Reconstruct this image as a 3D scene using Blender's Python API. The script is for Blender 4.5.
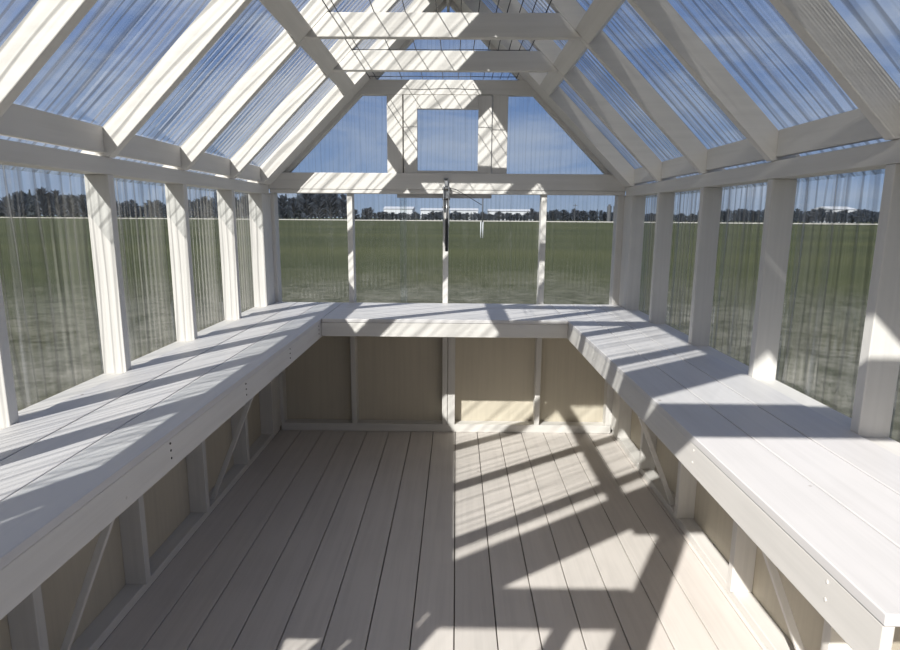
import bpy, bmesh, math, random
from mathutils import Vector, Matrix, noise
random.seed(7)
for o in list(bpy.data.objects): bpy.data.objects.remove(o)
scn = bpy.context.scene
C = scn.collection

# ------------------------------------------------------------------ camera
cam_d = bpy.data.cameras.new('camera'); cam = bpy.data.objects.new('camera', cam_d); C.objects.link(cam)
cam_d.sensor_width = 36; cam_d.sensor_fit = 'HORIZONTAL'; cam_d.lens = 36*588.3157/900
cam_d.clip_start = 0.02; cam_d.clip_end = 3000
Rv = Vector((0.99991807, 0.01083928, 0.00680961)); Uv = Vector((-0.00864575, 0.17956656, 0.98370783)); Fv = Vector((-0.00943991, 0.98368611, -0.17964556))
cam.matrix_world = Matrix(((Rv.x, Uv.x, -Fv.x, 0.0669), (Rv.y, Uv.y, -Fv.y, -4.1527), (Rv.z, Uv.z, -Fv.z, 1.5661), (0, 0, 0, 1)))
scn.camera = cam

# ------------------------------------------------------------------ sky, sun, exposure
SUN_DIR = Vector((.57, 1.0, -.83)).normalized()      # the way the light travels
sun_d = bpy.data.lights.new('sun', 'SUN'); sun = bpy.data.objects.new('sun', sun_d); C.objects.link(sun)
sun_d.energy = 9.0; sun_d.angle = math.radians(.53); sun_d.color = (1, .965, .91)
sun.rotation_euler = SUN_DIR.to_track_quat('-Z', 'Y').to_euler(); sun.location = (-6, -10, 9)
scn.view_settings.view_transform = 'Standard'; scn.view_settings.look = 'None'
scn.view_settings.gamma = 1; scn.view_settings.use_curve_mapping = False
scn.view_settings.exposure = -0.17
world = bpy.data.worlds.new('sky'); scn.world = world; world.use_nodes = True

class NT:
    def __init__(s, t): s.t = t; t.nodes.clear()
    def n(s, typ, **kw):
        o = s.t.nodes.new(typ)
        for k, v in kw.items():
            if k.startswith('i_'):
                key = k[2:]; key = int(key) if key.isdigit() else key.replace('_', ' ')
                o.inputs[key].default_value = v
            else: setattr(o, k, v)
        return o
    def l(s, a, b): s.t.links.new(a, b)
    def ramp(s, fac, stops, interp='LINEAR'):
        r = s.t.nodes.new('ShaderNodeValToRGB'); r.color_ramp.interpolation = interp
        while len(r.color_ramp.elements) < len(stops): r.color_ramp.elements.new(.5)
        for e, (p, c) in zip(r.color_ramp.elements, stops):
            e.position = p; e.color = (c, c, c, 1) if isinstance(c, (int, float)) else (*c, 1)
        s.l(fac, r.inputs[0]); return r.outputs[0]
    def math(s, op, a, b=None, clamp=False):
        m = s.t.nodes.new('ShaderNodeMath'); m.operation = op; m.use_clamp = clamp
        for i, v in enumerate((a, b)):
            if v is None: continue
            if isinstance(v, (int, float)): m.inputs[i].default_value = v
            else: s.l(v, m.inputs[i])
        return m.outputs[0]
    def mix(s, fac, a, b, typ='MIX'):
        m = s.t.nodes.new('ShaderNodeMix'); m.data_type = 'RGBA'; m.blend_type = typ
        for k, v in ((0, fac), (6, a), (7, b)):
            if isinstance(v, (int, float)): m.inputs[k].default_value = v
            elif isinstance(v, tuple): m.inputs[k].default_value = (*v, 1)
            else: s.l(v, m.inputs[k])
        return m.outputs[2]

w = NT(world.node_tree)
tc = w.n('ShaderNodeTexCoord'); sp = w.n('ShaderNodeSeparateXYZ'); w.l(tc.outputs['Generated'], sp.inputs[0])
skyc = w.ramp(sp.outputs['Z'], [(0, (.36, .46, .62)), (.06, (.27, .39, .62)), (.22, (.145, .26, .54)), (.6, (.11, .20, .47)), (1, (.09, .17, .42))])
mp = w.n('ShaderNodeMapping'); mp.inputs['Scale'].default_value = (1.2, 1.2, 5.0); w.l(tc.outputs['Generated'], mp.inputs[0])
nz = w.n('ShaderNodeTexNoise', i_Scale=2.6, i_Detail=7, i_Roughness=.62, i_Distortion=.5); w.l(mp.outputs[0], nz.inputs['Vector'])
cl = w.ramp(nz.outputs[0], [(.42, 0.0), (.68, .70)])
skym = w.mix(cl, skyc, (.50, .57, .70))
dt = w.n('ShaderNodeVectorMath', operation='DOT_PRODUCT'); w.l(tc.outputs['Generated'], dt.inputs[0]); dt.inputs[1].default_value = -SUN_DIR
glow = w.ramp(dt.outputs['Value'], [(.35, 0.0), (.8, .45), (1.0, 1.0)])
skym = w.mix(glow, skym, (.98, .90, .80))
bg = w.n('ShaderNodeBackground', i_Strength=1.0); w.l(skym, bg.inputs[0])
wo = w.n('ShaderNodeOutputWorld'); w.l(bg.outputs[0], wo.inputs[0])

# ------------------------------------------------------------------ materials
def new_mat(name):
    m = bpy.data.materials.new(name); m.use_nodes = True
    return m, NT(m.node_tree)
def paint(name, col, axis='z', rough=.55, specks=True, vary=.05, spec=.35, island=False):
    m, t = new_mat(name)
    tc = t.n('ShaderNodeTexCoord'); mp = t.n('ShaderNodeMapping')
    s = {'x': (1.5, 40, 40), 'y': (40, 1.5, 40), 'z': (40, 40, 1.5)}[axis]
    mp.inputs['Scale'].default_value = s
    t.l(tc.outputs['Object'], mp.inputs[0])
    g = t.n('ShaderNodeTexNoise', i_Scale=1.0, i_Detail=5, i_Roughness=.6, i_Distortion=.3); t.l(mp.outputs[0], g.inputs['Vector'])
    b = t.n('ShaderNodeTexNoise', i_Scale=3.0, i_Detail=3); t.l(tc.outputs['Object'], b.inputs['Vector'])
    f = t.math('ADD', t.math('MULTIPLY', g.outputs[0], .6), t.math('MULTIPLY', b.outputs[0], .4))
    k = t.ramp(f, [(.3, 1-vary*2.2), (.55, 1.0), (.75, 1+vary*.3)])
    c = t.mix(1.0, (col), k, 'MULTIPLY')
    if island:
        gi = t.n('ShaderNodeNewGeometry')
        c = t.mix(1.0, c, t.ramp(gi.outputs['Random Per Island'], [(0, .93), (1, 1.03)]), 'MULTIPLY')
    if specks:
        v = t.n('ShaderNodeTexVoronoi', i_Scale=4.2); t.l(tc.outputs['Object'], v.inputs['Vector'])
        sk = t.ramp(v.outputs['Distance'], [(.018, .75), (.03, 0.0)])
        c = t.mix(sk, c, (.16, .11, .08))
    p = t.n('ShaderNodeBsdfPrincipled', i_Roughness=rough); p.inputs['Specular IOR Level'].default_value = spec
    t.l(c, p.inputs['Base Color'])
    bp = t.n('ShaderNodeBump', i_Strength=.18, i_Distance=.002); t.l(f, bp.inputs['Height']); t.l(bp.outputs[0], p.inputs['Normal'])
    o = t.n('ShaderNodeOutputMaterial'); t.l(p.outputs[0], o.inputs[0])
    return m
WHITE = (.63, .61, .58)
M = {}
for a in 'xyz': M['p'+a] = paint('white_paint_'+a, WHITE, a)
M['floor'] = paint('floor_paint', (.63, .585, .545), 'y', rough=.5, vary=.06, island=True)
M['bench'] = paint('bench_paint', (.595, .58, .575), 'y', rough=.5, vary=.05, island=True)
M['benchx'] = paint('bench_paint_across', (.595, .58, .575), 'x', rough=.5, vary=.05, island=True)
M['ply'] = paint('cream_plywood', (.55, .50, .405), 'z', rough=.65, specks=False, vary=.05)
M['sub'] = paint('subfloor', (.10, .075, .055), 'y', specks=False)
def plain(name, col, rough=.5, metal=0.0, bump=0.0):
    m, t = new_mat(name)
    tc = t.n('ShaderNodeTexCoord'); b = t.n('ShaderNodeTexNoise', i_Scale=25.0, i_Detail=3); t.l(tc.outputs['Object'], b.inputs['Vector'])
    c = t.mix(1.0, col, t.ramp(b.outputs[0], [(.3, .88), (.7, 1.06)]), 'MULTIPLY')
    p = t.n('ShaderNodeBsdfPrincipled', i_Roughness=rough, i_Metallic=metal); t.l(c, p.inputs['Base Color'])
    o = t.n('ShaderNodeOutputMaterial'); t.l(p.outputs[0], o.inputs[0])
    return m
M['screw'] = plain('screw_steel', (.07, .065, .06), .5, .6)
M['wire'] = plain('fence_wire', (.06, .06, .063), .55, .4)
M['black'] = plain('black_tube', (.012, .012, .014), .35)
M['alu'] = plain('aluminium', (.42, .43, .45), .38, .85)
M['dark_grey'] = plain('dark_grey_strip', (.45, .45, .46), .6)
M['dark'] = plain('dark_weathered_steel', (.06, .065, .075), .7)
M['ridge'] = plain('ridge_metal', (.62, .62, .62), .5, .2)

def poly(name, wave=.042, haze=.16, base_haze=.03, tint=(.90, .925, .93), rib=.75):
    """clear fluted plastic; local X runs across the flutes, local Y along them"""
    m, t = new_mat(name)
    tc = t.n('ShaderNodeTexCoord'); sx = t.n('ShaderNodeSeparateXYZ'); t.l(tc.outputs['Object'], sx.inputs[0])
    # irregular thin and broad streaks along the flutes: haze plus painted-in pale reflections
    def streak(sc, along, seed):
        mp = t.n('ShaderNodeMapping'); mp.inputs['Scale'].default_value = (sc, along, 0); mp.inputs['Location'].default_value = (seed, seed*1.7, 0)
        t.l(tc.outputs['Object'], mp.inputs[0])
        nn = t.n('ShaderNodeTexNoise', i_Scale=1.0, i_Detail=2, i_Roughness=.5); t.l(mp.outputs[0], nn.inputs['Vector']); return nn.outputs[0]
    nt, nb = streak(1.55/wave, .5, 3.1), streak(.42/wave, .8, 8.3)
    ph = t.math('ADD', t.math('MULTIPLY', sx.outputs['X'], 2*math.pi/wave), t.math('MULTIPLY', nb, 14.0))
    wv = t.math('ADD', t.math('MULTIPLY', t.math('SINE', ph), .5), .5)
    thin = t.math('MULTIPLY', t.ramp(wv, [(.93, 0.0), (1.0, 1.0)]), t.ramp(nt, [(.42, 0.0), (.68, 1.0)]))
    thin2 = t.ramp(nt, [(.60, 0.0), (.70, .8)])
    broad = t.ramp(nb, [(.46, 0.0), (.72, .42)])
    hz = t.math('ADD', t.math('MULTIPLY', t.math('ADD', t.math('ADD', thin, thin2), broad), haze), base_haze, True)
    ribc = t.mix(1.0, t.ramp(wv, [(.80, 1.0), (.96, rib)]), t.ramp(nt, [(.52, 1.0), (.62, .5+.5*rib)]), 'MULTIPLY')
    lw0 = t.n('ShaderNodeLayerWeight', i_Blend=.5); graz = t.ramp(lw0.outputs['Facing'], [(.68, 1.0), (.86, .12)])
    tr = t.n('ShaderNodeBsdfTransparent'); t.l(t.mix(1.0, t.mix(1.0, tint, ribc, 'MULTIPLY'), graz, 'MULTIPLY'), tr.inputs[0])
    df = t.n('ShaderNodeBsdfDiffuse'); df.inputs[0].default_value = (.82, .82, .82, 1)
    tl = t.n('ShaderNodeBsdfTranslucent'); tl.inputs[0].default_value = (.82, .82, .80, 1)
    m1 = t.n('ShaderNodeMixShader', i_0=.5); t.l(df.outputs[0], m1.inputs[1]); t.l(tl.outputs[0], m1.inputs[2])
    m2 = t.n('ShaderNodeMixShader'); t.l(hz, m2.inputs[0]); t.l(tr.outputs[0], m2.inputs[1]); t.l(m1.outputs[0], m2.inputs[2])
    lw = t.n('ShaderNodeLayerWeight', i_Blend=.5)
    fr = t.math('ADD', t.math('MULTIPLY', t.math('POWER', lw.outputs['Facing'], 5.0), .95), .045)
    gl = t.n('ShaderNodeBsdfGlossy'); gl.inputs['Roughness'].default_value = .12; gl.inputs[0].default_value = (.95, .95, .95, 1)
    m3 = t.n('ShaderNodeMixShader'); t.l(t.math('MULTIPLY', fr, 1.5, True), m3.inputs[0]); t.l(m2.outputs[0], m3.inputs[1]); t.l(gl.outputs[0], m3.inputs[2])
    o = t.n('ShaderNodeOutputMaterial'); t.l(m3.outputs[0], o.inputs[0])
    return m
M['poly_wall'] = poly('fluted_plastic_wall', wave=.062, haze=.22, base_haze=.008, rib=.62)
M['poly_back'] = poly('fluted_plastic_back', wave=.03, haze=.05, base_haze=.01, rib=.90)
M['poly_roof'] = poly('fluted_plastic_roof', wave=.058, haze=.12, base_haze=.03, rib=.50)

# ------------------------------------------------------------------ mesh helpers
def box(bm, x0, x1, y0, y1, z0, z1):
    v = [bm.verts.new((x, y, z)) for x in (x0, x1) for y in (y0, y1) for z in (z0, z1)]
    for f in ((0, 1, 3, 2), (4, 6, 7, 5), (0, 4, 5, 1), (2, 3, 7, 6), (0, 2, 6, 4), (1, 5, 7, 3)):
        bm.faces.new([v[i] for i in f])
def prism_y(bm, pts, y0, y1):
    a = [bm.verts.new((x, y0, z)) for x, z in pts]; b = [bm.verts.new((x, y1, z)) for x, z in pts]
    n = len(pts); bm.faces.new(a); bm.faces.new(b[::-1])
    for i in range(n): bm.faces.new((a[i], b[i], b[(i+1) % n], a[(i+1) % n]))
def tube(bm, pts, r, seg=8):
    pts = [Vector(p) for p in pts]; rings = []
    for i, p in enumerate(pts):
        d = (pts[min(i+1, len(pts)-1)] - pts[max(i-1, 0)]).normalized()
        a = d.orthogonal().normalized(); b = d.cross(a)
        rings.append([bm.verts.new(p + r*(math.cos(2*math.pi*k/seg)*a + math.sin(2*math.pi*k/seg)*b)) for k in range(seg)])
    for q, s in zip(rings, rings[1:]):
        for k in range(seg): bm.faces.new((q[k], q[(k+1) % seg], s[(k+1) % seg], s[k]))
    bm.faces.new(rings[0][::-1]); bm.faces.new(rings[-1])
def finish(name, bm, mat, parent=None, bevel=.003, smooth=False):
    """one mesh object, its origin at the middle of its shape"""
    bmesh.ops.recalc_face_normals(bm, faces=bm.faces)
    if bevel:
        e = [e for e in bm.edges if len(e.link_faces) == 2 and e.calc_face_angle(0) > .3]
        bmesh.ops.bevel(bm, geom=e, offset=bevel, segments=2, affect='EDGES', profile=.5, clamp_overlap=True)
    cs = [v.co for v in bm.verts]
    c = Vector([(min(q[i] for q in cs) + max(q[i] for q in cs))/2 for i in range(3)])
    bmesh.ops.translate(bm, verts=bm.verts, vec=-c)
    me = bpy.data.meshes.new(name); bm.to_mesh(me); bm.free()
    if smooth:
        for p in me.polygons: p.use_smooth = True
    me.materials.append(mat)
    o = bpy.data.objects.new(name, me); C.objects.link(o)
    put(o, c, parent); return o
def wpos(p):
    v = Vector(p.location)
    while p.parent: p = p.parent; v = v + p.location
    return v
def put(o, c, parent):
    if parent:
        o.parent = parent; o.location = Vector(c) - wpos(parent)
    else: o.location = c
def boxo(name, b, mat, parent=None, bevel=.003):
    bm = bmesh.new(); box(bm, *b); return finish(name, bm, mat, parent, bevel)
def empty(name, loc, kind=None, label=None, cat=None, group=None):
    o = bpy.data.objects.new(name, None); C.objects.link(o); o.location = loc; o.empty_display_size = .1
    tag(o, kind, label, cat, group); return o
def tag(o, kind=None, label=None, cat=None, group=None):
    for k, v in (('kind', kind), ('label', label), ('category', cat), ('group', group)):
        if v: o[k] = v
    return o
def fluted(name, origin, ax, ay, width, length, mat, parent=None, wave=.042, amp=.0007, clip=None, phase=0.0):
    """corrugated sheet: origin corner, ax across the flutes, ay along them; optional clip(u) -> (v0, v1)"""
    n = max(8, int(width/wave*8)); bm = bmesh.new(); prev = None
    for i in range(n+1):
        u = width*i/n; h = amp*math.sin(2*math.pi*(u+phase)/wave)
        v0, v1 = clip(u) if clip else (0, length)
        a = bm.verts.new((u-width/2, v0-length/2, h)); b = bm.verts.new((u-width/2, v1-length/2, h))
        if prev: bm.faces.new((prev[0], a, b, prev[1]))
        prev = (a, b)
    me = bpy.data.meshes.new(name); bm.to_mesh(me); bm.free()
    for p in me.polygons: p.use_smooth = True
    me.materials.append(mat)
    o = bpy.data.objects.new(name, me); C.objects.link(o)
    ax = Vector(ax).normalized(); ay = Vector(ay).normalized(); az = ax.cross(ay)
    o.rotation_euler = Matrix((ax, ay, az)).transposed().to_euler()
    put(o, Vector(origin) + ax*width/2 + ay*length/2, parent)
    return o

# ------------------------------------------------------------------ dimensions
A, B = 1.22, 1.31            # inner and outer face of the side studs
L = 4.12                     # inner face of the door wall
STUDS = [-.713-.61*k for k in range(6)]
ZR0, ZR1 = 1.714, 1.776
UND, TOP = 2.985, 3.107      # |x| + z of the rafters' underside and top
GZ = -.12                    # ground outside

# ------------------------------------------------------------------ setting: ground
def ground_mat():
    m, t = new_mat('field_grass')
    tc = t.n('ShaderNodeTexCoord'); g = t.n('ShaderNodeNewGeometry')
    ln = t.n('ShaderNodeVectorMath', operation='LENGTH'); t.l(g.outputs['Position'], ln.inputs[0])
    n1 = t.n('ShaderNodeTexNoise', i_Scale=.55, i_Detail=6, i_Roughness=.65); t.l(g.outputs['Position'], n1.inputs['Vector'])
    n2 = t.n('ShaderNodeTexNoise', i_Scale=3.5, i_Detail=6, i_Roughness=.7); t.l(g.outputs['Position'], n2.inputs['Vector'])
    mp = t.n('ShaderNodeMapping'); mp.inputs['Scale'].default_value = (.012, .07, 1); t.l(g.outputs['Position'], mp.inputs[0])
    n3 = t.n('ShaderNodeTexNoise', i_Scale=1.0, i_Detail=4); t.l(mp.outputs[0], n3.inputs['Vector'])
    green = t.mix(t.ramp(n2.outputs[0], [(.35, 0.0), (.65, 1.0)]), (.029, .037, .015), (.060, .066, .032))
    green = t.mix(t.ramp(n3.outputs[0], [(.42, 0.0), (.62, .65)]), green, (.075, .080, .034))
    dry = t.mix(t.ramp(n2.outputs[0], [(.35, 0.0), (.65, 1.0)]), (.05, .052, .032), (.16, .155, .125))
    dist = t.math('ADD', ln.outputs['Value'], t.math('MULTIPLY', t.math('SUBTRACT', n1.outputs[0], .5), 14.0))
    c = t.mix(t.ramp(t.math('DIVIDE', dist, 40.0), [(.10, 1.0), (.40, 0.0)]), green, dry)
    p = t.n('ShaderNodeBsdfPrincipled', i_Roughness=.95); p.inputs['Specular IOR Level'].default_value = .1
    t.l(c, p.inputs['Base Color'])
    o = t.n('ShaderNodeOutputMaterial'); t.l(p.outputs[0], o.inputs[0]); return m
bm = bmesh.new()
n = 60; gv = {}
for i in range(n+1):
    for j in range(n+1):
        f = lambda k: math.copysign(abs(k/n*2-1)**2.2, k/n*2-1)*900
        x, y = f(i), f(j); r = math.hypot(x, y)
        gv[i, j] = bm.verts.new((x, y, GZ + (.05*noise.noise((x*.3, y*.3, 0))*min(1, max(0, (r-5)/10)) if r < 60 else 0)))
for i in range(n):
    for j in range(n): bm.faces.new((gv[i, j], gv[i+1, j], gv[i+1, j+1], gv[i, j+1]))
tag(finish('ground', bm, ground_mat(), bevel=0, smooth=True), 'structure')
bm = bmesh.new(); prev = None
for i in range(41):
    x = -500+25*i; y = 285-.12*x-(0 if x < 0 else .0006*x*x)
    a = bm.verts.new((x, y-6, GZ+.35)); b = bm.verts.new((x, y+6, GZ+.35)); c2 = bm.verts.new((x, y-9, GZ-.05)); d2 = bm.verts.new((x, y+9, GZ-.05))
    if prev:
        bm.faces.new((prev[0], a, b, prev[1])); bm.faces.new((prev[2], c2, a, prev[0])); bm.faces.new((prev[1], b, d2, prev[3]))
    prev = (a, b, c2, d2)
tag(finish('road', bm, plain('pale_gravel', (.42, .40, .36), .9), bevel=0), 'structure')

# ------------------------------------------------------------------ setting: floor
bm = bmesh.new()
k0 = -8; xs = []
for k in range(k0, 8):
    a, b = .0715+.1635*k+.0022, .0715+.1635*(k+1)-.0022
    a, b = max(a, -B-.0), min(b, B+.0)
    if b-a < .02: continue
    box(bm, a, b, -L-.10, .085, -.024, random.uniform(-.0008, .0))
floor = tag(finish('floor', bm, M['floor'], bevel=.0022), 'structure')
boxo('floor_base', (-B, B, -L-.1, .085, GZ-.1, -.027), M['sub'], floor, 0)

# ------------------------------------------------------------------ setting: side walls
wn = [0]
def window():
    wn[0] += 1; return 'window_%d' % wn[0]
for side, s in (('left', -1), ('right', 1)):
    def bx(x0, x1, y0, y1, z0, z1):
        a, b = sorted((s*x0, s*x1)); return (a, b, y0, y1, z0, z1)
    wall = boxo('wall_'+side, bx(B, B+.012, -L-.09, .10, -.10, .945), M['ply'], None, .002); tag(wall, 'structure')
    boxo('sole_plate', bx(A+.012, B, -L+.0, .0, .0005, .04), M['py'], wall)
    boxo('top_rail', bx(A-.0, B, -L+.005, -.032, ZR0, ZR1), M['py'], wall)
    eds = [(-.19-.0, -.0)] + [(y, y+.038) for y in STUDS] + [(-L, -L+.19)]
    for (b0, b1), (a0, a1) in zip(eds, eds[1:]): boxo('sill_block', bx(A-.0005, B, a1+.0005, b0-.0005, .900, .957), M['py'], wall)
    for y in STUDS:
        for (y0, y1) in ((y, y+.038),): boxo('stud', bx(A, B, y0, y1, .0405, ZR0-.0005), M['pz'], wall)
    boxo('corner_post', bx(A, B, -.19, -.097, .0405, ZR0-.0005), M['pz'], wall)
    boxo('corner_post', bx(A+.001, B, -.095, -.0, .0405, ZR0-.0005), M['pz'], wall)
    boxo('corner_post', bx(A, B, -L+.0, -L+.19, .0405, ZR0-.0005), M['pz'], wall)
    # panes, one per bay, fixed to the outer face of the studs
    ed = [-.0] + [y+.019 for y in STUDS] + [-L]
    for y1, y0 in zip(ed, ed[1:]):
        wd = y1-y0+.01
        if s < 0: o = fluted(window(), (-B-.016, y1+.005, .86), (0, -1, 0), (0, 0, 1), wd, .90, M['poly_wall'], phase=-y1)
        else: o = fluted(window(), (B+.016, y0-.005, .86), (0, 1, 0), (0, 0, 1), wd, .90, M['poly_wall'], phase=y0)
        tag(o, 'structure')

# ------------------------------------------------------------------ setting: end walls
def end_wall(name, flip, door=False):
    """built for the far end (inner face at y = 0, outward +y); flip mirrors it to the door end"""
    def Y(y): return -L-y if flip else y
    def bx(x0, x1, y0, y1, z0, z1):
        a, b = sorted((Y(y0), Y(y1))); return (x0, x1, a, b, z0, z1)
    if not door:
        wall = boxo(name, bx(-B-.012, B+.012, .089, .101, -.10, .945), M['ply'], None, .002)
    else:
        wall = boxo(name, bx(-B-.012, -.45, .089, .101, -.10, .945), M['ply'], None, .002)
        boxo('lower_panel', bx(.67, B+.012, .089, .101, -.10, .945), M['ply'], wall, .002)
    tag(wall, 'structure')
    if not door:
        boxo('sole_plate', bx(-A, A, .0, .088, .0005, .06), M['px'], wall)
        boxo('beam', bx(-A-.055, A+.055, -.030, .02, 1.752, 1.862), M['px'], wall)
        boxo('beam', bx(-A+.001, A-.001, -.026, .085, 1.726, 1.7505), M['px'], wall)
        boxo('sill_plate', bx(-A, A, .03, .088, .885, .935), M['px'], wall)
        boxo('drip_strip', bx(-.35, .31, .05, .084, 1.700, 1.7255), M['dark_grey'], wall)
    else:
        for q in (-1, 1):
            a, b = (-A, -.45) if q < 0 else (.67, A)
            boxo('sole_plate', bx(a, b, .0, .088, .0005, .06), M['px'], wall)
            boxo('beam', bx(a, b, -.02, .085, 1.726, 1.862), M['px'], wall)
            boxo('sill_plate', bx(a, b, .03, .088, .885, .935), M['px'], wall)
    ms = (-.694, -.027, .653) if not door else (-.694,)
    for x in ms: boxo('stud', bx(x, x+.038, .0, .0885, .0605, 1.7255), M['pz'], wall)
    if not door:
        boxo('stud', bx(.014, .067, .0, .086, .0605, .884), M['pz'], wall)
        for x, x2 in ((-A-.03, -A+.022), (A-.042, A+.03)): boxo('stud', bx(x, x2, .002, .0885, .0605, 1.7255), M['pz'], wall)
        boxo('gable_beam', bx(-.60, .60, -.0, .06, 2.376, 2.470), M['px'], wall)
        for x in (-.409, .303): boxo('gable_stud', bx(x, x+.105, -.0, .05, 1.8625, 2.3755), M['pz'], wall)
    else:
        boxo('gable_beam', bx(-.60, .60, -.0, .06, 2.29, 2.50), M['px'], wall)
        for q in (-1, 1):
            a, b = (-.45, -.34) if q < 0 else (.56, .67); boxo('door_jamb', bx(a, b, -.0, .088, .0, 2.2895), M['pz'], wall)
            a, b = sorted((q*A, q*(A-.042))); boxo('stud', bx(a, b, .002, .0885, .0605, 1.7255), M['pz'], wall)
    # sloped gable trims
    for q in (-1, 1):
        bm = bmesh.new(); prism_y(bm, [(q*.001, 2.949), (q*1.087, 1.863), (q*1.243, 1.863), (q*.001, 3.105)], *sorted((Y(.001), Y(.05))))
        finish('gable_trim', bm, M['px'], wall)
    # panes
    bays = [(-A, -.675), (-.675, -.008), (-.008, .672), (.672, A)] if not door else [(-A, -.675), (-.675, -.45), (.67, A)]
    pm = M['poly_back']
    for a, b in bays:
        tag(fluted(window(), (a-.004, Y(.094), .93), (1, 0, 0), (0, 0, 1), b-a+.008, .80, pm, wave=.03, amp=.0006, phase=a), 'structure')
    for q in (-1, 1):
        x0, x1 = (-1.10, -.355) if q < 0 else (.60 if door else .355, 1.10)
        tag(fluted(window(), (x0, Y(.056), 1.85), (1, 0, 0), (0, 0, 1), x1-x0, 1.0, pm, wave=.03, amp=.0006,
                   clip=lambda u, x0=x0: (0, max(.02, min(.55, 3.05-abs(x0+u)-1.85)))), 'structure')
    tag(fluted(window(), (-.60, Y(.066), 2.44), (1, 0, 0), (0, 0, 1), 1.2, .6, pm, wave=.03, amp=.0006,
               clip=lambda u: (0, max(.02, 3.06-abs(u-.60)-2.44))), 'structure')
    return wall
wall_back = end_wall('wall_back', False)
wall_front = end_wall('wall_front', True, True)
# overlapped sheet edge in the second and third far bays
boxo('sheet_lap', (-.335, -.285, .096, .0985, .935, 1.725), M['poly_back'], wall_back, 0)

# ------------------------------------------------------------------ setting: roof
bm = bmesh.new(); box(bm, -.009, .009, -L-.12, .14, 2.93, 3.10)
ceiling = finish('ceiling', bm, M['py']); tag(ceiling, 'structure')
bm = bmesh.new()
prism_y(bm, [(0, 3.137), (-.17, 2.967), (-.17, 2.963), (0, 3.133), (.17, 2.963), (.17, 2.967)], -L-.2, .2)
finish('ridge_cap', bm, M['ridge'], ceiling, 0)  # out of view; widened to shade the right ends of the ties
RY = [(y, y+.038) for y in STUDS]
ends = [(-.19, -.001), (-L+.001, -L+.19)]
for s in (-1, 1):
    for (y0, y1) in RY + ends:
        bm = bmesh.new(); g = .0098
        prism_y(bm, [(s*g, UND-g), (s*(UND-ZR1-.001), ZR1+.001), (s*(TOP-ZR1-.001), ZR1+.001), (s*g, TOP-g)], y0, y1)
        finish('rafter', bm, M['px'], ceiling)
    # blocks between the rafters: upright ones at the eave, deep ones below the ridge
    ys = sorted(RY+ends)
    for (a0, a1), (b0, b1) in zip(ys, ys[1:]):
        bm = bmesh.new(); prism_y(bm, [(s*1.222, 1.790), (s*1.250, 1.790), (s*1.250, TOP-1.250), (s*1.222, TOP-1.222)], a1+.0005, b0-.0005)
        finish('eave_block', bm, M['py'], ceiling)
        m0 = .62; h = .0445*math.sqrt(.5); bm = bmesh.new()
        p = lambda along, up: (s*(m0 - along*h + up*.044), UND-m0 + along*h + up*.044)
        prism_y(bm, [p(-1, 0), p(1, 0), p(1, 1.3), p(-1, 1.3)], a1+.0005, b0-.0005)
        finish('roof_block', bm, M['py'], ceiling)
    # roof sheets, one per bay
    ed = [.12] + [(y0+y1)/2 for y0, y1 in RY] + [-L-.12]
    for y1, y0 in zip(ed, ed[1:]):
        off = .0055
        e = Vector((s*1.40, 0, TOP-1.40)) + Vector((s*.7071, 0, .7071))*off; up = Vector((-s, 0, 1)).normalized()
        if s < 0: fluted('roof_sheet', (e.x, y1+.004, e.z), (0, -1, 0), up, y1-y0+.008, 1.40*math.sqrt(2)-.03, M['poly_roof'], ceiling, phase=-y1)
        else: fluted('roof_sheet', (e.x, y0-.004, e.z), (0, 1, 0), up, y1-y0+.008, 1.40*math.sqrt(2)-.03, M['poly_roof'], ceiling, phase=y0)
for (y0, y1) in RY[:4]:
    bm = bmesh.new(); prism_y(bm, [(-(UND-2.362), 2.362), (UND-2.362, 2.362), (UND-2.466, 2.466), (-(UND-2.466), 2.466)], y0, y1)
    finish('collar_tie', bm, M['px'], ceiling)

# ------------------------------------------------------------------ vent window in the far gable
vent = empty('vent_window', (0, -.01, 1.795), None, 'small square white-framed opening vent window in the middle of the far gable', 'window')
for b in ((-.294, -.203, 1.795, 2.371), (.209, .300, 1.795, 2.371)): boxo('frame_stile', (b[0], b[1], -.012, .026, b[2], b[3]), M['pz'], vent)
for b in ((-.2025, .2085, 2.283, 2.371), (-.2025, .2085, 1.795, 1.881)): boxo('frame_rail', (b[0], b[1], -.012, .026, b[2], b[3]), M['px'], vent)
boxo('gap_backing', (-.3035, -.27, .0265, .045, 1.795, 2.371), M['dark_grey'], vent)  # strip added behind the side gap to keep the slit dark
fluted('pane', (-.21, .03, 1.872), (1, 0, 0), (0, 0, 1), .426, .42, M['poly_back'], vent, wave=.03, amp=.0006)
# automatic opener hanging from it
op = empty('vent_opener', (-.005, -.04, 1.34), None, 'grey and black piston opener hanging below the small gable vent window', 'window opener')
bm = bmesh.new(); box(bm, -.024, .014, -.020, -.0125, 1.795, 1.835); box(bm, -.016, .006, -.050, -.019, 1.775, 1.825); box(bm, -.022, .012, -.050, -.031, 1.812, 1.832)
finish('bracket', bm, M['alu'], op, .0015)
bm = bmesh.new(); box(bm, -.026, -.018, -.062, -.034, 1.50, 1.775); box(bm, .010, .018, -.062, -.034, 1.50, 1.775); box(bm, -.018, .010, -.040, -.034, 1.60, 1.775)
finish('arm_channel', bm, M['alu'], op, .0015)
for z in (1.755, 1.690, 1.635):
    bm = bmesh.new(); tube(bm, [(-.030, -.05, z), (.022, -.05, z)], .006, 10); finish('pivot_pin', bm, M['screw'], op, 0, True)
bm = bmesh.new(); tube(bm, [(.000, -.052, 1.335), (.0, -.052, 1.56)], .0105, 14); finish('cylinder', bm, M['black'], op, .0015)
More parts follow.
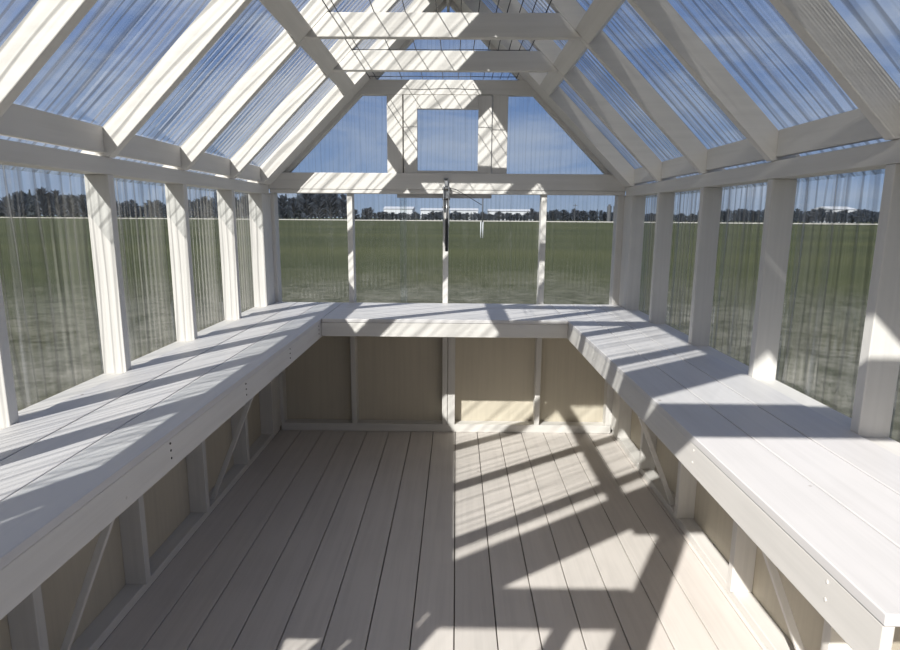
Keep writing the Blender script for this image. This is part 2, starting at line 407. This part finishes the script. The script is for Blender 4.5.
bm = bmesh.new(); tube(bm, [(.000, -.052, 1.555), (.0, -.052, 1.68)], .005, 10); finish('piston_rod', bm, M['alu'], op, 0, True)
bm = bmesh.new(); tube(bm, [(.018, -.05, 1.765), (.06, -.05, 1.755), (.12, -.045, 1.722), (.24, -.042, 1.652)], .0022, 6); finish('spring_wire', bm, M['wire'], op, 0, True)

# ------------------------------------------------------------------ wire mesh lying on the collar ties
bm = bmesh.new()
WX = [-.512, -.473, -.306, -.166, -.028, .077, .154, .236, .288, .344, .398, .456]
for i, x in enumerate(WX):
    sag = lambda y: -.004*abs(math.sin(math.pi*(y+.713)/.61))
    n = 20; tube(bm, [(x+.004*math.sin(3*y+i), y, 2.4695+sag(y)) for y in [-2.30+2.27*k/n for k in range(n+1)]], .0023 if 0 < i < 11 else .0028, 5)
for y in (-.075, -.385, -.70, -.955, -1.28, -1.60, -1.92, -2.28):
    n = 16; tube(bm, [(-.513+.973*k/n, y+.004*math.sin(k), 2.4730) for k in range(n+1)], .0023, 5)
ws = finish('wire_mesh', bm, M['wire'], None, 0, True)
tag(ws, None, 'sheet of dark fence wire mesh lying across the white collar ties under the ridge', 'wire mesh')

# ------------------------------------------------------------------ benches
BF = .741; ZB = .966
def bench_side(s, label):
    root = empty('bench', (s*(A+BF)/2, -1.66, 0), None, label, 'bench')
    def bx(x0, x1, y0, y1, z0, z1):
        a, b = sorted((s*x0, s*x1)); return (a, b, y0, y1, z0, z1)
    bm = bmesh.new()
    for a, b in ((BF-.003, .8985), (.9025, 1.0585), (1.0625, 1.219)):
        box(bm, *bx(a, b, -3.33, -.002, ZB-.022, ZB-random.uniform(0, .0008)))
    finish('bench_top', bm, M['bench'], root, .0025)
    boxo('front_board', bx(BF, BF+.019, -3.325, -.04, .852, ZB-.0235), M['py'], root)
    for y in (-.751, -1.361, -1.971, -2.581, -3.191):
        boxo('joist', bx(BF+.0195, A-.002, y, y+.0375, .870, ZB-.0225), M['px'], root)
        if s < 0 and y < -3: continue
        for z in (.93, .908, .885) if s < 0 else (.925, .89):
            bm = bmesh.new(); tube(bm, [(s*(BF-.0015), y+.004+random.uniform(-.004, .004), z), (s*(BF+.004), y+.004, z)], .0036, 8)
            finish('screw', bm, M['screw' if s < 0 else 'px'], root, 0)
    for y in (-1.18, -2.47):
        bm = bmesh.new()
        w_ = .045
        prism_y(bm, [(s*1.240, .0405), (s*1.268, .0405), (s*.893, .9425), (s*.869, .9425)], y, y+.019)
        finish('brace', bm, M['pz'], root)
    return root
bench_side(-1, 'long white plank bench along the left wall with shadow stripes and a shaded front board')
bench_side(1, 'long white plank bench along the right wall with a sunlit front board')
root = empty('bench', (0, -.34, 0), None, 'short white bench across the far end below the window row', 'bench')
bm = bmesh.new()
for a, b in ((-.691, -.4635), (-.4595, -.2315), (-.2275, -.002)): box(bm, -BF+.006, BF-.006, a, b, ZB-.022, ZB-random.uniform(0, .0008))
finish('bench_top', bm, M['benchx'], root, .0025)
boxo('front_board', (-BF+.001, BF-.001, -.688, -.669, .858, ZB-.0235), M['px'], root)
for x in (-.45, .0, .45): boxo('joist', (x-.019, x+.019, -.6685, -.001, .870, ZB-.0225), M['py'], root)

# ------------------------------------------------------------------ far field: trees, buildings, poles
def leaf_mat(name, col):
    m, t = new_mat(name)
    g = t.n('ShaderNodeNewGeometry'); nn = t.n('ShaderNodeTexNoise', i_Scale=.8, i_Detail=4); t.l(g.outputs['Position'], nn.inputs['Vector'])
    c = t.mix(1.0, col, t.ramp(nn.outputs[0], [(.3, .6), (.7, 1.35)]), 'MULTIPLY')
    p = t.n('ShaderNodeBsdfPrincipled', i_Roughness=.9); t.l(c, p.inputs['Base Color'])
    o = t.n('ShaderNodeOutputMaterial'); t.l(p.outputs[0], o.inputs[0]); return m
M['leaf'] = leaf_mat('hazy_twigs', (.019, .027, .042)); M['leaf2'] = leaf_mat('hazy_leaf', (.016, .024, .030))  # blue of the distance haze is mixed into both tree colours
def tree_mesh(seed, conifer):
    r = random.Random(seed); bm = bmesh.new()
    tube(bm, [(0, 0, 0), (.05, 0, 3), (0, .05, 6), (0, 0, 8.6)], .22, 6)
    def cone(a, b, rad):
        d = (b-a).normalized(); u = d.orthogonal().normalized(); v = d.cross(u)
        q = [bm.verts.new(a + rad*(math.cos(k*math.pi/2)*u + math.sin(k*math.pi/2)*v)) for k in range(4)]; tip = bm.verts.new(b)
        bm.faces.new(q[::-1])
        for k in range(4): bm.faces.new((q[k], q[(k+1) % 4], tip))
    for k in range(150):
        z = r.uniform(.6, 8.0); an = r.uniform(0, 6.283)
        if conifer: ln = 2.4*(1-z/9.0)*r.uniform(.8, 1.15); up = -.15*ln; rad = .34
        else: ln = (3.0*math.sin(math.pi*min(1, (z+.9)/9.2))**.7)*r.uniform(.55, 1.1); up = ln*r.uniform(.35, 1.0); rad = .36
        cone(Vector((0, 0, z)), Vector((ln*math.cos(an), ln*math.sin(an), min(z+up, 9.2))), rad)
    me = bpy.data.meshes.new('tree'); bm.to_mesh(me); bm.free()
    me.materials.append(M['leaf2' if conifer else 'leaf']); return me
protos = [tree_mesh(1, False), tree_mesh(2, False), tree_mesh(3, False), tree_mesh(4, True)]
def at(px, dist):
    d = Fv + Rv*((px-449.5)/588.3); k = dist/d.y; return cam.location.x + d.x*k, dist
LT = 'dark bare-looking tree in the distant belt beyond the field, left half'
RT = 'dark low tree in the distant belt beyond the field, right half'
CT = 'dark pointed conifer in the distant belt beyond the field'
rr = random.Random(11)
def tree(px, dist, h, kind):
    x, y = at(px, dist)
    o = bpy.data.objects.new('tree', protos[kind]); C.objects.link(o)
    o.location = (x, y, GZ-.2); s = h/9.2; k = 1.7 if h < 7.5 else 1.0; o.scale = (k*s*rr.uniform(.8, 1.15), k*s*rr.uniform(.8, 1.15), s); o.rotation_euler = (0, 0, rr.uniform(0, 6.28))
    if kind == 3: tag(o, None, CT, 'tree', 'distant conifers')
    elif px < 380: tag(o, None, LT, 'tree', 'distant trees on the left')
    else: tag(o, None, RT, 'tree', 'distant trees on the right')
px = -40.0; row = 0
while px < 372:
    h = 12.5+2.5*math.sin(px*.03)+rr.uniform(-2.5, 2.5)
    if 300 < px < 345: h += 4
    if 345 < px: h -= 4
    row = (row+1) % 3; tree(px, 310+25*row, h, 3 if rr.random() < .18 else rr.randrange(3)); px += rr.uniform(3.4, 4.6)
while px < 940:
    h = 5.0+rr.uniform(-1.0, 1.3)
    if 525 < px < 600: h += 1.8
    if px > 690: h += 3.2
    row = (row+1) % 3; tree(px, 325+25*row, h, 3 if rr.random() < .08 else rr.randrange(3)); px += rr.uniform(2.9, 4.1)
wall_w = plain('pale_cladding', (.46, .48, .52), .6); roof_w = plain('pale_roof', (.44, .46, .50), .6)
def shed(px0, px1, dist, h, label):
    x0, _ = at(px0, dist); x1, _ = at(px1, dist)
    root = empty('warehouse', ((x0+x1)/2, dist, GZ), None, label, 'building')
    boxo('wall', (x0, x1, dist, dist+25, GZ-.3, GZ+h*.8), wall_w, root, 0)
    bm = bmesh.new()
    vs = [bm.verts.new(q) for q in ((x0-.5, dist-.5, GZ+h*.8), (x1+.5, dist-.5, GZ+h*.8), (x1+.5, dist+25.5, GZ+h*.8), (x0-.5, dist+25.5, GZ+h*.8), (x0-.5, dist+12, GZ+h), (x1+.5, dist+12, GZ+h))]
    for f in ((0, 1, 5, 4), (2, 3, 4, 5), (0, 4, 3), (1, 2, 5), (3, 2, 1, 0)): bm.faces.new([vs[i] for i in f])
    finish('roof', bm, roof_w, root, 0)
    bm = bmesh.new()
    for k in range(3):
        xx = x0+(x1-x0)*(k+.5)/3; box(bm, xx-2, xx+2, dist-.1, dist+.1, GZ+.2, GZ+4)
    finish('loading_door', bm, M['dark'], root, 0)
shed(384, 412, 430, 9.5, 'small pale warehouse on the horizon left of the centre window post')
shed(420, 441, 430, 8.5, 'pale warehouse on the horizon touching the centre window post from the left')
shed(449, 476, 425, 8.5, 'pale warehouse on the horizon just right of the centre window post')
shed(487, 530, 420, 8.0, 'longest pale warehouse on the horizon, right of the marker pole')
shed(822, 846, 400, 11.0, 'pale warehouse on the horizon seen through the right wall')
x, y = at(605, 300)
for i, (q, lab) in enumerate(((604.5, 'left one of two dark tower silos on the horizon'), (610.5, 'right one of two dark tower silos on the horizon'))):
    x, y = at(q, 310); bm = bmesh.new(); tube(bm, [(x, y, GZ-.2), (x, y, GZ+8.2)], 1.1, 14); tube(bm, [(x, y, GZ+8.2), (x, y, GZ+9.0)], .6, 14)
    tag(finish('silo', bm, M['dark'], None, 0), None, lab, 'silo')
x, y = at(571, 300); bm = bmesh.new(); tube(bm, [(x, y, GZ-.2), (x, y, GZ+9)], .16, 8); box(bm, x-1.2, x+1.2, y-.08, y+.08, GZ+8.0, GZ+8.2)
tag(finish('utility_pole', bm, M['dark'], None, 0), None, 'thin utility pole on the horizon right of the longest pale warehouse', 'pole')
x, y = at(482, 46); mk = empty('marker_pole', (x, y, GZ), None, 'thin pole on white double legs standing in the green field', 'pole')
for d in (-.09, .09):
    bm = bmesh.new(); tube(bm, [(x+d, y, GZ-.05), (x+d, y, 1.25)], .045, 8); finish('leg', bm, wall_w, mk, 0, True)
bm = bmesh.new(); tube(bm, [(x+.05, y, 1.2), (x+.05, y, 3.15)], .05, 8); finish('mast', bm, M['dark'], mk, 0, True)
